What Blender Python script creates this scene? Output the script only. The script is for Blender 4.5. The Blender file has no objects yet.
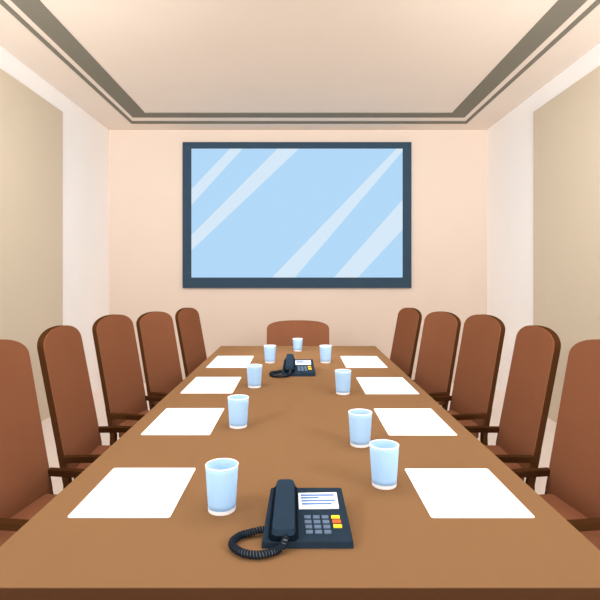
import bpy, bmesh, math
from math import pi, sin, cos, tan, radians
from mathutils import Vector, Matrix, Euler

scene = bpy.context.scene
COL = scene.collection

# ------------------------------------------------------------------ materials
def lin(c):
    c /= 255.0
    return c / 12.92 if c <= 0.04045 else ((c + 0.055) / 1.055) ** 2.4

def mat(name, rgb, rough=0.9, spec=0.0, vary=0.0, scale=6.0, stretch=(1, 1, 1)):
    m = bpy.data.materials.new(name)
    m.use_nodes = True
    nt = m.node_tree
    b = nt.nodes['Principled BSDF']
    b.inputs['Roughness'].default_value = rough
    b.inputs['Specular IOR Level'].default_value = spec
    col = tuple(min(1.0, lin(c)) for c in rgb) + (1,)
    b.inputs['Base Color'].default_value = col
    if vary:
        tc = nt.nodes.new('ShaderNodeTexCoord')
        mp = nt.nodes.new('ShaderNodeMapping')
        mp.inputs['Scale'].default_value = stretch
        nz = nt.nodes.new('ShaderNodeTexNoise')
        nz.inputs['Scale'].default_value = scale
        nz.inputs['Detail'].default_value = 3
        rp = nt.nodes.new('ShaderNodeValToRGB')
        lo = tuple(v * (1 - vary) for v in col[:3]) + (1,)
        hi = tuple(min(1, v * (1 + vary)) for v in col[:3]) + (1,)
        rp.color_ramp.elements[0].color = lo
        rp.color_ramp.elements[1].color = hi
        rp.color_ramp.elements[0].position = .3
        rp.color_ramp.elements[1].position = .7
        nt.links.new(tc.outputs['Object'], mp.inputs['Vector'])
        nt.links.new(mp.outputs['Vector'], nz.inputs['Vector'])
        nt.links.new(nz.outputs['Fac'], rp.inputs['Fac'])
        nt.links.new(rp.outputs['Color'], b.inputs['Base Color'])
    return m

M_BACK = mat('peach_paint', (199, 183, 170), vary=.01, scale=2)
M_SIDE = mat('cream_paint', (249, 249, 249), vary=.01, scale=2)
M_PANEL = mat('beige_panel', (210, 199, 179), vary=.01, scale=2)
M_CEIL = mat('ceiling_paint', (220, 209, 198), vary=.01, scale=2)
M_CTRIM = mat('taupe_trim', (122, 119, 108), vary=.01, scale=3)
M_FLOOR = mat('pale_carpet', (233, 221, 214), vary=.02, scale=30)
M_TOP = mat('light_brown_wood', (134, 101, 71), vary=.015, scale=3, stretch=(4, .6, 4))
M_EDGE = mat('dark_brown_wood', (75, 49, 31), vary=.02, scale=4, stretch=(1, 1, 6))
M_LEATHER = mat('brown_leather', (130, 84, 60), vary=.03, scale=4)
M_FRAME = mat('dark_frame_wood', (69, 42, 22), vary=.02, scale=8)
M_PAPER = mat('white_paper', (255, 255, 255), vary=.004, scale=10)
M_TVF = mat('slate_plastic', (49, 66, 82), rough=.6)
M_RIM = mat('white_glass', (252, 253, 255), rough=.4)
M_PH = mat('navy_plastic', (40, 54, 68), rough=.6, vary=.02, scale=20)
M_HS = mat('slate_handset', (42, 58, 74), rough=.6, vary=.02, scale=20)
M_DK = mat('dark_navy_plastic', (19, 28, 39), rough=.6)
M_CORD = mat('black_cord', (36, 44, 54), rough=.6)
M_CORE = mat('grey_cord_core', (110, 116, 122), rough=.8)
M_KEY = mat('blue_grey_key', (98, 116, 140), rough=.7)
M_YEL = mat('yellow_key', (250, 222, 60), rough=.7)
M_ORG = mat('orange_key', (238, 106, 58), rough=.7)
M_LCD = mat('white_display', (246, 249, 255), rough=.6)
M_INK = mat('blue_ink', (104, 138, 196), rough=.7)

def screen_mat(name, rgb, strength):
    m = bpy.data.materials.new(name); m.use_nodes = True
    b = m.node_tree.nodes['Principled BSDF']
    c = tuple(lin(v) for v in rgb) + (1,)
    b.inputs['Base Color'].default_value = (0.01, 0.01, 0.01, 1)
    b.inputs['Specular IOR Level'].default_value = 0.0
    b.inputs['Emission Color'].default_value = c
    b.inputs['Emission Strength'].default_value = strength
    return m
SCR = 0.98
M_SCR = screen_mat('screen_blue', (177, 217, 249), SCR)
M_GLARE = screen_mat('screen_painted_glare', (215, 234, 250), SCR)

def glass_mat():
    m = bpy.data.materials.new('pale_blue_glass'); m.use_nodes = True
    nt = m.node_tree; nt.nodes.clear()
    out = nt.nodes.new('ShaderNodeOutputMaterial')
    d = nt.nodes.new('ShaderNodeBsdfDiffuse'); t = nt.nodes.new('ShaderNodeBsdfTranslucent')
    c = (lin(210), lin(237), 1, 1)
    d.inputs['Color'].default_value = c
    t.inputs['Color'].default_value = (lin(212), lin(238), 1, 1)
    mx = nt.nodes.new('ShaderNodeMixShader'); mx.inputs['Fac'].default_value = .5
    nt.links.new(d.outputs[0], mx.inputs[1]); nt.links.new(t.outputs[0], mx.inputs[2])
    nt.links.new(mx.outputs[0], out.inputs['Surface'])
    return m
M_GLASS = glass_mat()

# ------------------------------------------------------------------ mesh helpers
def obj(name, bm, material, parent=None, smooth=False, loc=None, rot=None):
    me = bpy.data.meshes.new(name)
    bmesh.ops.recalc_face_normals(bm, faces=bm.faces)
    bm.to_mesh(me); bm.free()
    mats = material if isinstance(material, (list, tuple)) else [material]
    for m in mats: me.materials.append(m)
    if smooth:
        for p in me.polygons: p.use_smooth = True
    o = bpy.data.objects.new(name, me); COL.objects.link(o)
    if parent: o.parent = parent
    if loc: o.location = loc
    if rot: o.rotation_euler = rot
    return o

def tag(o, label, cat, group=None):
    o['label'] = label; o['category'] = cat
    if group: o['group'] = group
    return o

def thing(name, label, cat, loc=(0, 0, 0), rz=0, group=None):
    o = bpy.data.objects.new(name, None); COL.objects.link(o)
    o.empty_display_size = .1
    o.location = loc; o.rotation_euler = (0, 0, rz)
    return tag(o, label, cat, group)

def struct(name, bm, m):
    o = obj(name, bm, m); o['kind'] = 'structure'; return o

def box(bm, x0, x1, y0, y1, z0, z1, bev=0, seg=2):
    v = [bm.verts.new((x, y, z)) for x in (x0, x1) for y in (y0, y1) for z in (z0, z1)]
    fs = [bm.faces.new([v[i] for i in q]) for q in
          ((0, 1, 3, 2), (4, 6, 7, 5), (0, 4, 5, 1), (2, 3, 7, 6), (0, 2, 6, 4), (1, 5, 7, 3))]
    if bev:
        es = list({e for f in fs for e in f.edges})
        bmesh.ops.bevel(bm, geom=es, offset=bev, segments=seg, affect='EDGES', profile=.5)
    return bm

def boxm(*a, **k): return box(bmesh.new(), *a, **k)

def prism(bm, pts_a, pts_b):
    """two matching 3-D outlines joined by side faces and caps"""
    a = [bm.verts.new(p) for p in pts_a]; b = [bm.verts.new(p) for p in pts_b]
    n = len(a)
    bm.faces.new(a); bm.faces.new(b[::-1])
    for i in range(n):
        j = (i + 1) % n
        bm.faces.new((a[i], b[i], b[j], a[j]))
    return bm

def lathe(bm, prof, seg=48, closed=False):
    rings = []
    for r, z in prof:
        if r < 1e-6: rings.append([bm.verts.new((0, 0, z))])
        else: rings.append([bm.verts.new((r * cos(2 * pi * k / seg), r * sin(2 * pi * k / seg), z)) for k in range(seg)])
    pairs = list(zip(rings, rings[1:]))
    if closed: pairs.append((rings[-1], rings[0]))
    for A, B in pairs:
        for k in range(seg):
            l = (k + 1) % seg
            if len(A) == 1 and len(B) == 1: continue
            if len(A) == 1: bm.faces.new((A[0], B[k], B[l]))
            elif len(B) == 1: bm.faces.new((A[k], A[l], B[0]))
            else: bm.faces.new((A[k], A[l], B[l], B[k]))
    return bm

def tube(bm, pts, r, sides=8):
    pts = [Vector(p) for p in pts]
    up = Vector((0, 0, 1)); rings = []
    for i, p in enumerate(pts):
        t = (pts[min(i + 1, len(pts) - 1)] - pts[max(i - 1, 0)]).normalized()
        n = up - t * up.dot(t)
        if n.length < 1e-4: n = Vector((1, 0, 0))
        n.normalize(); up = n; b = t.cross(n)
        rings.append([bm.verts.new(p + (n * cos(2 * pi * k / sides) + b * sin(2 * pi * k / sides)) * r) for k in range(sides)])
    for A, B in zip(rings, rings[1:]):
        for k in range(sides):
            l = (k + 1) % sides
            bm.faces.new((A[k], A[l], B[l], B[k]))
    bm.faces.new(rings[0]); bm.faces.new(rings[-1][::-1])
    return bm

def ring_frame(bm, xo0, xo1, yo0, yo1, xi0, xi1, yi0, yi1, z0, z1):
    """rectangular frame lying in XY"""
    O = [(xo0, yo0), (xo1, yo0), (xo1, yo1), (xo0, yo1)]
    I = [(xi0, yi0), (xi1, yi0), (xi1, yi1), (xi0, yi1)]
    vo = [[bm.verts.new((x, y, z)) for x, y in O] for z in (z0, z1)]
    vi = [[bm.verts.new((x, y, z)) for x, y in I] for z in (z0, z1)]
    for k in range(4):
        l = (k + 1) % 4
        bm.faces.new((vo[0][k], vo[0][l], vi[0][l], vi[0][k]))
        bm.faces.new((vo[1][k], vi[1][k], vi[1][l], vo[1][l]))
        bm.faces.new((vo[0][k], vo[1][k], vo[1][l], vo[0][l]))
        bm.faces.new((vi[0][k], vi[0][l], vi[1][l], vi[1][k]))
    return bm

def smooth_path(ctrl, n):
    P = [Vector(p) for p in ctrl]
    P = [P[0] * 2 - P[1]] + P + [P[-1] * 2 - P[-2]]
    out = []
    for i in range(1, len(P) - 2):
        for k in range(n):
            t = k / n
            a, b, c, d = P[i - 1:i + 3]
            out.append(.5 * ((2 * b) + (c - a) * t + (2 * a - 5 * b + 4 * c - d) * t * t + (3 * b - a - 3 * c + d) * t ** 3))
    out.append(P[-2]); return out

def dup(root, loc, rz, label):
    r = root.copy(); COL.objects.link(r); r.location = loc; r.rotation_euler = (0, 0, rz)
    r['label'] = label
    for ch in list(root.children):
        c = ch.copy(); COL.objects.link(c); c.parent = r
        for g in list(ch.children):
            d = g.copy(); COL.objects.link(d); d.parent = c
    return r

# ------------------------------------------------------------------ the room
XW, YB, ZC, Y0 = 2.472, 6.54, 3.31, -1.5
T = .12
struct('floor', boxm(-XW - T, XW + T, Y0, YB + T, -T, 0), M_FLOOR)
struct('ceiling', boxm(-XW - T, XW + T, Y0, YB + T, ZC, ZC + T), M_CEIL)
struct('wall_back', boxm(-XW - T, XW + T, YB, YB + T, 0, ZC), M_BACK)
struct('wall_left', boxm(-XW - T, -XW, Y0, YB, 0, ZC), M_SIDE)
struct('wall_right', boxm(XW, XW + T, Y0, YB, 0, ZC), M_SIDE)
YF = 0.3
struct('trim_1', ring_frame(bmesh.new(), -1.985, 2.0, YF, 6.01, -1.79, 1.803, YF + .18, 5.84, ZC - .006, ZC), M_CTRIM)
struct('trim_2', ring_frame(bmesh.new(), -2.085, 2.11, YF - .25, 6.255, -2.042, 2.066, YF - .15, 6.155, ZC - .006, ZC), M_CTRIM)
struct('trim_3', boxm(-XW, -XW + .008, Y0, 5.237, 0, 3.118), M_PANEL)
struct('trim_4', boxm(XW - .008, XW, Y0, 5.237, 0, 3.118), M_PANEL)

# ------------------------------------------------------------------ wall screen
tv = thing('wall_screen', 'wide wall-mounted screen with slate frame and painted diagonal glare bands on blue', 'screen', (-.013, YB, 2.19))
k = 6.49 / 500
X = lambda px: (px - 297) * k
Z = lambda py: (1.40 - (py - 276) * k) - 2.19
bm = bmesh.new()
O = [(X(182.5), Z(288)), (X(411.5), Z(288)), (X(411.5), Z(142)), (X(182.5), Z(142))]
I = [(X(191.3), Z(277.5)), (X(402.7), Z(277.5)), (X(402.7), Z(148.5)), (X(191.3), Z(148.5))]
yf, yb = -.05, 0
vo = [[bm.verts.new((x, y, z)) for x, z in O] for y in (yf, yb)]
vi = [[bm.verts.new((x, y, z)) for x, z in I] for y in (yf, -.03)]
for a in range(4):
    b = (a + 1) % 4
    bm.faces.new((vo[0][a], vo[0][b], vi[0][b], vi[0][a]))
    bm.faces.new((vo[0][a], vo[1][a], vo[1][b], vo[0][b]))
    bm.faces.new((vi[0][a], vi[0][b], vi[1][b], vi[1][a]))
bm.faces.new(vo[1]); bm.faces.new(vi[1])
obj('screen_frame', bm, M_TVF, tv)
# display: blue field with four diagonal reflection glints painted in as glowing bands
bm = bmesh.new()
box(bm, X(191.3), X(402.7), -.042, -.031, Z(277.5), Z(148.5))
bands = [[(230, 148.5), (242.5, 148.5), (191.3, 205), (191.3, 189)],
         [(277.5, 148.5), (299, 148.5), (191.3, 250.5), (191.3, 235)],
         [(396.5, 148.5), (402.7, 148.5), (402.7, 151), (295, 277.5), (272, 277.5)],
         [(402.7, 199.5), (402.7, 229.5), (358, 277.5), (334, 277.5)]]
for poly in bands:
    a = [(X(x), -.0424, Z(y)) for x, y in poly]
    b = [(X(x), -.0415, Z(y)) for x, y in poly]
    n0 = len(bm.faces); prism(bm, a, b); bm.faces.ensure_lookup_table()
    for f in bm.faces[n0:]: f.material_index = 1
obj('display', bm, [M_SCR, M_GLARE], tv)

# ------------------------------------------------------------------ table
tb = thing('conference_table', 'long light brown conference table with dark front edge', 'table', (0, 2.845, 0))
L2 = 1.80; W2 = .715
obj('tabletop', boxm(-W2, W2, -L2, L2, .7475, .75), M_TOP, tb)
obj('edge_band', boxm(-W2, W2, -L2, L2, .685, .7475), M_EDGE, tb)
for y in (-1.1, 1.1):
    obj('pedestal', boxm(-.30, .30, y - .05, y + .05, .03, .685, bev=.006), M_EDGE, tb)
    obj('foot', boxm(-.38, .38, y - .09, y + .09, 0, .03, bev=.006), M_EDGE, tb)

# ------------------------------------------------------------------ chairs
def make_chair(label, w, ht, ha, hs, arch, rec, expo=2.2, group=None):
    t = thing('conference_chair', label, 'chair', group=group)
    h = w / 2
    out = [(-h + .02, hs - .03), (h - .02, hs - .03), (h, hs - .01)]
    N = 22
    for i in range(N + 1):
        a = pi * i / N
        c, s = cos(a), sin(a)
        out.append((h * math.copysign(abs(c) ** (2 / expo), c), ht - arch + arch * abs(s) ** (2 / expo)))
    out.append((-h, hs - .01))
    def P(y, z, d): return (-tan(rec) * (z - ha) + d, y, z)
    pad = bmesh.new()
    # leather pad on the front of a dark frame of the same outline
    a = [P(y, z, -.004) for y, z in out]; b = [P(y, z, 0) for y, z in out]
    prism(pad, a, b)
    obj('backrest', pad, M_LEATHER, t)
    fr = bmesh.new()
    prism(fr, [P(y, z, -.033) for y, z in out], [P(y, z, -.004) for y, z in out])
    obj('back_frame', fr, M_FRAME, t)
    # seat cushion with rounded corners
    obj('seat', boxm(.012, .46, -h + .05, h - .05, hs - .10, hs, bev=.022, seg=3), M_LEATHER, t)
    obj('seat_frame', boxm(.03, .45, -h + .045, h - .045, hs - .125, hs - .10), M_FRAME, t)
    for s in (-1, 1):
        y0, y1 = sorted((s * (h + .018), s * (h - .012)))
        obj('armrest', boxm(-.006, .36, y0, y1, ha - .033, ha - .004, bev=.003), M_FRAME, t)
        y0, y1 = sorted((s * (h + .002), s * (h - .028)))
        bm = bmesh.new()          # rear leg, carries on from the frame and then drops to the floor
        prof = [(ha + .02, -.033, -.004), (.44, -.033, -.002), (0, -.043, -.008)]
        rows = []
        for z, d0, d1 in prof:
            zz = max(z, .44)
            rows.append([bm.verts.new(P(y, zz, d)[:2] + (z,)) for y, d in ((y0, d0), (y1, d0), (y1, d1), (y0, d1))])
        for A, B in zip(rows, rows[1:]):
            for q in range(4): bm.faces.new((A[q], A[(q + 1) % 4], B[(q + 1) % 4], B[q]))
        bm.faces.new(rows[0]); bm.faces.new(rows[-1][::-1])
        obj('leg', bm, M_FRAME, t)
        obj('leg', boxm(.315, .345, y0, y1, 0, ha - .034, bev=.004), M_FRAME, t)
    obj('stretcher', boxm(.0, .33, -.015, .015, .20, .225), M_FRAME, t)
    obj('cross_rail', boxm(.315, .345, -h + .03, h - .03, .20, .225), M_FRAME, t)
    obj('cross_rail', boxm(-.02, .01, -h + .03, h - .03, .20, .225), M_FRAME, t)
    return t

spots = [(-1.091, 1.923, -.125, 1), (-1.078, 2.51, .04, 1), (-1.084, 3.217, -.181, 1), (-.991, 3.803, -.312, .98), (-.892, 4.499, -.214, .968)]
desc = ['nearest the camera, cut off by the {} edge of the photo', 'second from the camera, standing whole on the {} side',
        'in the middle of the {} row', 'second from the far end of the {} row', 'at the far end of the {} row, showing least']
G = 'tall chairs along the table sides'
c0 = None
for side in ('left', 'right'):
    for (x, y, a, k), d in zip(spots, desc):
        lab = 'tall brown leather chair ' + d.format(side)
        xx, rz = (x, a) if side == 'left' else (-x + .009, pi - a)
        if c0 is None:
            c0 = make_chair(lab, .434, 1.149, .58, .50, .088, .186, group=G)
            c0.location = (xx, y, 0); c0.rotation_euler = (0, 0, rz)
        else:
            dup(c0, (xx, y, 0), rz, lab).scale = (1, 1, k)
head = make_chair('wide low-backed brown chair at the head of the table below the screen', .62, .956, .58, .50, .085, .12, expo=2.6)
head.location = (0, 4.93, 0); head.rotation_euler = (0, 0, -pi / 2)

# ------------------------------------------------------------------ papers
def paper(cx, cy, sx, sy, rz, label):
    bm = bmesh.new(); r = .008; pts = []
    for qx, qy, a0 in ((1, 1, 0), (-1, 1, 90), (-1, -1, 180), (1, -1, 270)):
        for j in range(5):
            a = radians(a0 + j * 22.5)
            pts.append((qx * (sx / 2 - r) + r * cos(a), qy * (sy / 2 - r) + r * sin(a)))
    prism(bm, [(x, y, 0) for x, y in pts], [(x, y, .002) for x, y in pts])
    o = obj('paper_sheet', bm, M_PAPER, None, loc=(cx, cy, .75), rot=(0, 0, rz))
    return tag(o, label, 'paper', 'blank paper sheets set out on the table')
P = [(-.483, 1.516, .277, .346, 0, 'blank white sheet nearest the camera on the left, beside the front phone'),
     (-.502, 2.247, .284, .410, 0, 'blank white sheet second from the front in the left row'),
     (-.508, 2.989, .290, .446, 0, 'blank white sheet third from the front in the left row'),
     (-.505, 3.797, .294, .516, 0, 'blank white sheet at the far end of the left row'),
     (.498, 1.513, .280, .342, 0, 'blank white sheet nearest the camera on the right, beside the front phone'),
     (.510, 2.241, .281, .411, 0, 'blank white sheet second from the front in the right row'),
     (.520, 2.975, .297, .452, 0, 'blank white sheet third from the front in the right row'),
     (.489, 3.792, .294, .505, 0, 'blank white sheet at the far end of the right row')]
for p in P: paper(*p)

# ------------------------------------------------------------------ glasses
def make_glass(label):
    t = thing('drinking_glass', label, 'glass', group='drinking glasses standing on the table')
    rb, rt, H = .0375, .0455, .126
    def R(z): return rb + (rt - rb) * z / H
    prof = [(0, .011), (R(.011), .011)]
    for i in range(1, 9): z = .011 + (H - .011) * i / 8; prof.append((R(z), z))
    for i in range(8, -1, -1): z = .016 + (H - .016) * i / 8; prof.append((R(z) - .0022, z))
    prof.append((0, .016))
    obj('body', lathe(bmesh.new(), prof), M_GLASS, t, smooth=True)
    obj('base', lathe(bmesh.new(), [(0, 0), (rb - .0015, 0), (rb, .0012), (R(.011) + .0004, .0112), (0, .0112)]), M_RIM, t, smooth=False)
    rr = .0019
    obj('rim', lathe(bmesh.new(), [(rt - .0011 + rr * cos(2 * pi * i / 10), H + rr * sin(2 * pi * i / 10)) for i in range(10)], closed=True), M_RIM, t, smooth=True)
    return t
G = [(-.2115, 1.39, 'pale blue glass beside the nearest left sheet and the front phone'),
     (-.258, 2.16, 'pale blue glass beside the second left sheet'),
     (-.255, 2.93, 'pale blue glass beside the third left sheet, left of the far phone'),
     (-.211, 3.757, 'pale blue glass beside the farthest left sheet, behind the far phone'),
     (-.003, 4.34, 'smallest pale blue glass in front of the head chair'),
     (.207, 3.757, 'pale blue glass beside the farthest right sheet, behind the far phone'),
     (.249, 2.766, 'pale blue glass beside the third right sheet'),
     (.2395, 1.925, 'pale blue glass touching the second right sheet, behind a nearer glass'),
     (.268, 1.555, 'pale blue glass nearest the camera on the right, by the nearest sheet')]
g0 = make_glass(G[0][2]); g0.location = (G[0][0], G[0][1], .75)
for x, y, l in G[1:]:
    g = dup(g0, (x, y, .75), 0, l)
    if 'smallest' in l: g.scale = (.97, .97, .84)

# ------------------------------------------------------------------ telephones
def make_phone(label):
    t = thing('desk_telephone', label, 'telephone', group='desk phones on the table')
    LS, ANG = .2322, radians(7.92)
    hw0, hw1, D = .1095, .1005, .230
    zf, zr = .018, .050
    # wedge-shaped body
    bm = bmesh.new()
    v = [bm.verts.new(p) for p in ((-hw0 - .001, 0, 0), (hw0 + .001, 0, 0), (hw1 + .001, D, 0), (-hw1 - .001, D, 0),
                                   (-hw0, .001, zf), (hw0, .001, zf), (hw1, D, zr), (-hw1, D, zr))]
    for q in ((0, 3, 2, 1), (4, 5, 6, 7), (0, 1, 5, 4), (1, 2, 6, 5), (2, 3, 7, 6), (3, 0, 4, 7)):
        bm.faces.new([v[i] for i in q])
    bmesh.ops.bevel(bm, geom=[e for e in bm.edges if not (e.verts[0].co.z < .001 and e.verts[1].co.z < .001)],
                    offset=.005, segments=3, affect='EDGES', profile=.5)
    body = obj('body', bm, M_PH, t)
    rot = Matrix.Rotation(ANG, 4, 'X'); off = Matrix.Translation((0, 0, zf))
    MX = off @ rot
    def on(bm):
        bmesh.ops.transform(bm, matrix=MX, verts=bm.verts); return bm
    # cradle + handset along the left side
    bm = bmesh.new()
    def slab(bm, outline, z0, z1, inset=0):
        cx = sum(p[0] for p in outline) / len(outline); cy = sum(p[1] for p in outline) / len(outline)
        a = [(x, y, z0) for x, y in outline]
        b = [(cx + (x - cx) * (1 - inset), cy + (y - cy) * (1 - inset * .4), z1) for x, y in outline]
        return prism(bm, a, b)
    def rrect(x0, x1, y0, y1, r, n=5, tap=0):
        pts = []
        for cx, cy, a0 in ((x1 - r, y1 - r, 0), (x0 + r, y1 - r, 90), (x0 + r, y0 + r, 180), (x1 - r, y0 + r, 270)):
            for j in range(n): a = radians(a0 + 90 * j / (n - 1)); pts.append((cx + r * cos(a), cy + r * sin(a)))
        return [(x + tap * (y - y0) / (y1 - y0) * (1 if x < (x0 + x1) / 2 else -1), y) for x, y in pts]
    obj('cradle', on(slab(bm, rrect(-.095, -.0215, .0015, .224, .013, tap=.004), -.002, .0085)), M_DK, t)
    hs = bmesh.new()
    slab(hs, rrect(-.087, -.029, -.004, .226, .014, tap=.003), .0155, .030, inset=.10)
    hand = obj('handset', on(hs), M_HS, t)
    for n, y0, y1 in (('mouthpiece', -.002, .060), ('earpiece', .160, .219)):
        bm = bmesh.new(); slab(bm, rrect(-.088, -.028, y0, y1, .012, tap=.001), .005, .0135)
        obj(n, on(bm), M_DK, hand)
    bm = bmesh.new(); slab(bm, rrect(-.0885, -.0275, -.0055, .2275, .014, tap=.003), .0125, .0160)
    obj('handset_underside', on(bm), M_DK, hand)
    # display with four lines of writing
    scr = bmesh.new(); q = [(-.0205, .1255), (.0850, .1285), (.0840, .2015), (-.0225, .1985)]
    slab(scr, q, -.001, .0025); disp = obj('display', on(scr), M_LCD, t)
    for x0, x1, y in ((-.0155, .0755, .1868), (-.0150, .034, .1745), (-.0135, .0765, .1612), (-.0125, .067, .1470)):
        bm = bmesh.new(); slab(bm, [(x0, y - .0042), (x1, y - .0028), (x1, y + .0050), (x0, y + .0036)], .002, .0032)
        obj('text_line', on(bm), M_INK, disp)
    # 3 x 4 keypad and three coloured keys
    for r in range(4):
        for c in range(3):
            x = .0012 + .0226 * c + r * .0012; y = .0913 - .0197 * r
            bm = box(bmesh.new(), x - .0086, x + .0086, y - .0062, y + .0062, -.001, .003, bev=.0012)
            obj('key', on(bm), M_KEY, t)
    for x, y, m, l in ((.0730, .0913, M_YEL, 'yellow key'), (.0748, .0733, M_ORG, 'orange key'), (.0760, .0545, M_YEL, 'yellow key')):
        bm = box(bmesh.new(), x - .0108, x + .0108, y - .0060, y + .0060, -.001, .003, bev=.0012)
        obj('function_key', on(bm), m, t)['label'] = l
    # coiled cord
    z = .0105
    ctrl = [(-.050, .004, .034), (-.054, -.009, .024), (-.065, -.018, z), (-.087, -.036, z), (-.116, -.045, z), (-.150, -.037, z), (-.174, -.014, z),
            (-.181, .010, z), (-.168, .038, z), (-.145, .053, z), (-.120, .060, .0135), (-.096, .062, .0145)]
    path = smooth_path(ctrl, 16)
    cum = [0]
    for a, b in zip(path, path[1:]): cum.append(cum[-1] + (b - a).length)
    tot = cum[-1]; turns = int(tot / .0068); S = turns * 10
    hel = []; j = 0
    for i in range(S + 1):
        d = tot * i / S
        while j < len(cum) - 2 and cum[j + 1] < d: j += 1
        f = (d - cum[j]) / max(1e-9, cum[j + 1] - cum[j])
        p = path[j].lerp(path[j + 1], f); tg = (path[j + 1] - path[j]).normalized()
        n = Vector((0, 0, 1)); n = (n - tg * n.dot(tg)).normalized(); b = tg.cross(n)
        a = 2 * pi * i / 10
        hel.append(p + (n * cos(a) + b * sin(a)) * .0068)
    cord = obj('coiled_cord', tube(bmesh.new(), hel, .0027, 6), M_CORD, t, smooth=True)
    obj('cord_core', tube(bmesh.new(), path, .0062, 8), M_CORE, cord, smooth=True)
    return t
ph = make_phone('dark slate desk phone nearest the camera, with coiled cord and coloured keys')
ph.location = (.023, 1.192, .75)
dup(ph, (.003, 3.235, .75), 0, 'dark slate desk phone at the far end of the table, looking smaller').scale = (1, 1.12, 1.4)

# ------------------------------------------------------------------ light
w = bpy.data.worlds.new('daylight'); scene.world = w; w.use_nodes = True
bg = w.node_tree.nodes['Background']
bg.inputs['Color'].default_value = (1, 1, 1, 1); bg.inputs['Strength'].default_value = 1.0

def area(name, loc, target, sx, sy, power, spread=180):
    l = bpy.data.lights.new(name, 'AREA'); l.shape = 'RECTANGLE'; l.size = sx; l.size_y = sy
    l.energy = power; l.spread = radians(spread)
    o = bpy.data.objects.new(name, l); COL.objects.link(o); o.location = loc
    o.rotation_euler = (Vector(target) - Vector(loc)).to_track_quat('-Z', 'Y').to_euler()
    return o
POW = dict(W=1.9, B=53, C=16, E=22.5, G=45, K=4.6)
bg.inputs['Strength'].default_value = POW['W']
area('added_fill_overhead', (0, 2.5, ZC - .02), (0, 2.5, 0), 3.4, 1.4, POW['B'])  # added overhead fill light, not a real ceiling fixture
area('added_fill_far_table', (0, 3.0, 3.2), (0, 4.1, .75), 1.2, .25, POW['K'], 45)  # added to brighten the far end of the table, no lamp there
area('added_fill_back_wall', (0, 3.1, 3.2), (0, 6.54, 1.2), 4.0, .25, POW['C'], 110)  # made-up fill that lifts the back wall
for sx, n in ((-1, 'left'), (1, 'right')):
    area('added_fill_cross_' + n, (sx * 2.2, 0, 2.3), (-sx * 2.47, 4.8, 1.8), .6, .6, POW['E'], 120)  # unseen cross fill, added to light the opposite wall
    area('added_fill_ceiling_side_' + n, (sx * 2.0, -.2, 2.0), (sx * 2.3, 5.8, 3.4), .5, .5, POW['G'], 70)  # invented fill for the ceiling sides, no cornice lamp exists

# ------------------------------------------------------------------ camera
cam = bpy.data.cameras.new('camera'); co = bpy.data.objects.new('camera', cam); COL.objects.link(co)
co.location = (0, 0, 1.40); co.rotation_euler = (pi / 2, 0, 0)
cam.sensor_width = 36; cam.sensor_fit = 'HORIZONTAL'; cam.lens = 30
cam.shift_x = 2 / 600; cam.shift_y = -24 / 600
cam.clip_start = .02
scene.camera = co

vs = scene.view_settings
vs.view_transform = 'Standard'; vs.look = 'None'; vs.exposure = 0.0; vs.gamma = 1.0; vs.use_curve_mapping = False
scene.cycles.max_bounces = 16; scene.cycles.diffuse_bounces = 12
scene.cycles.use_denoising = True
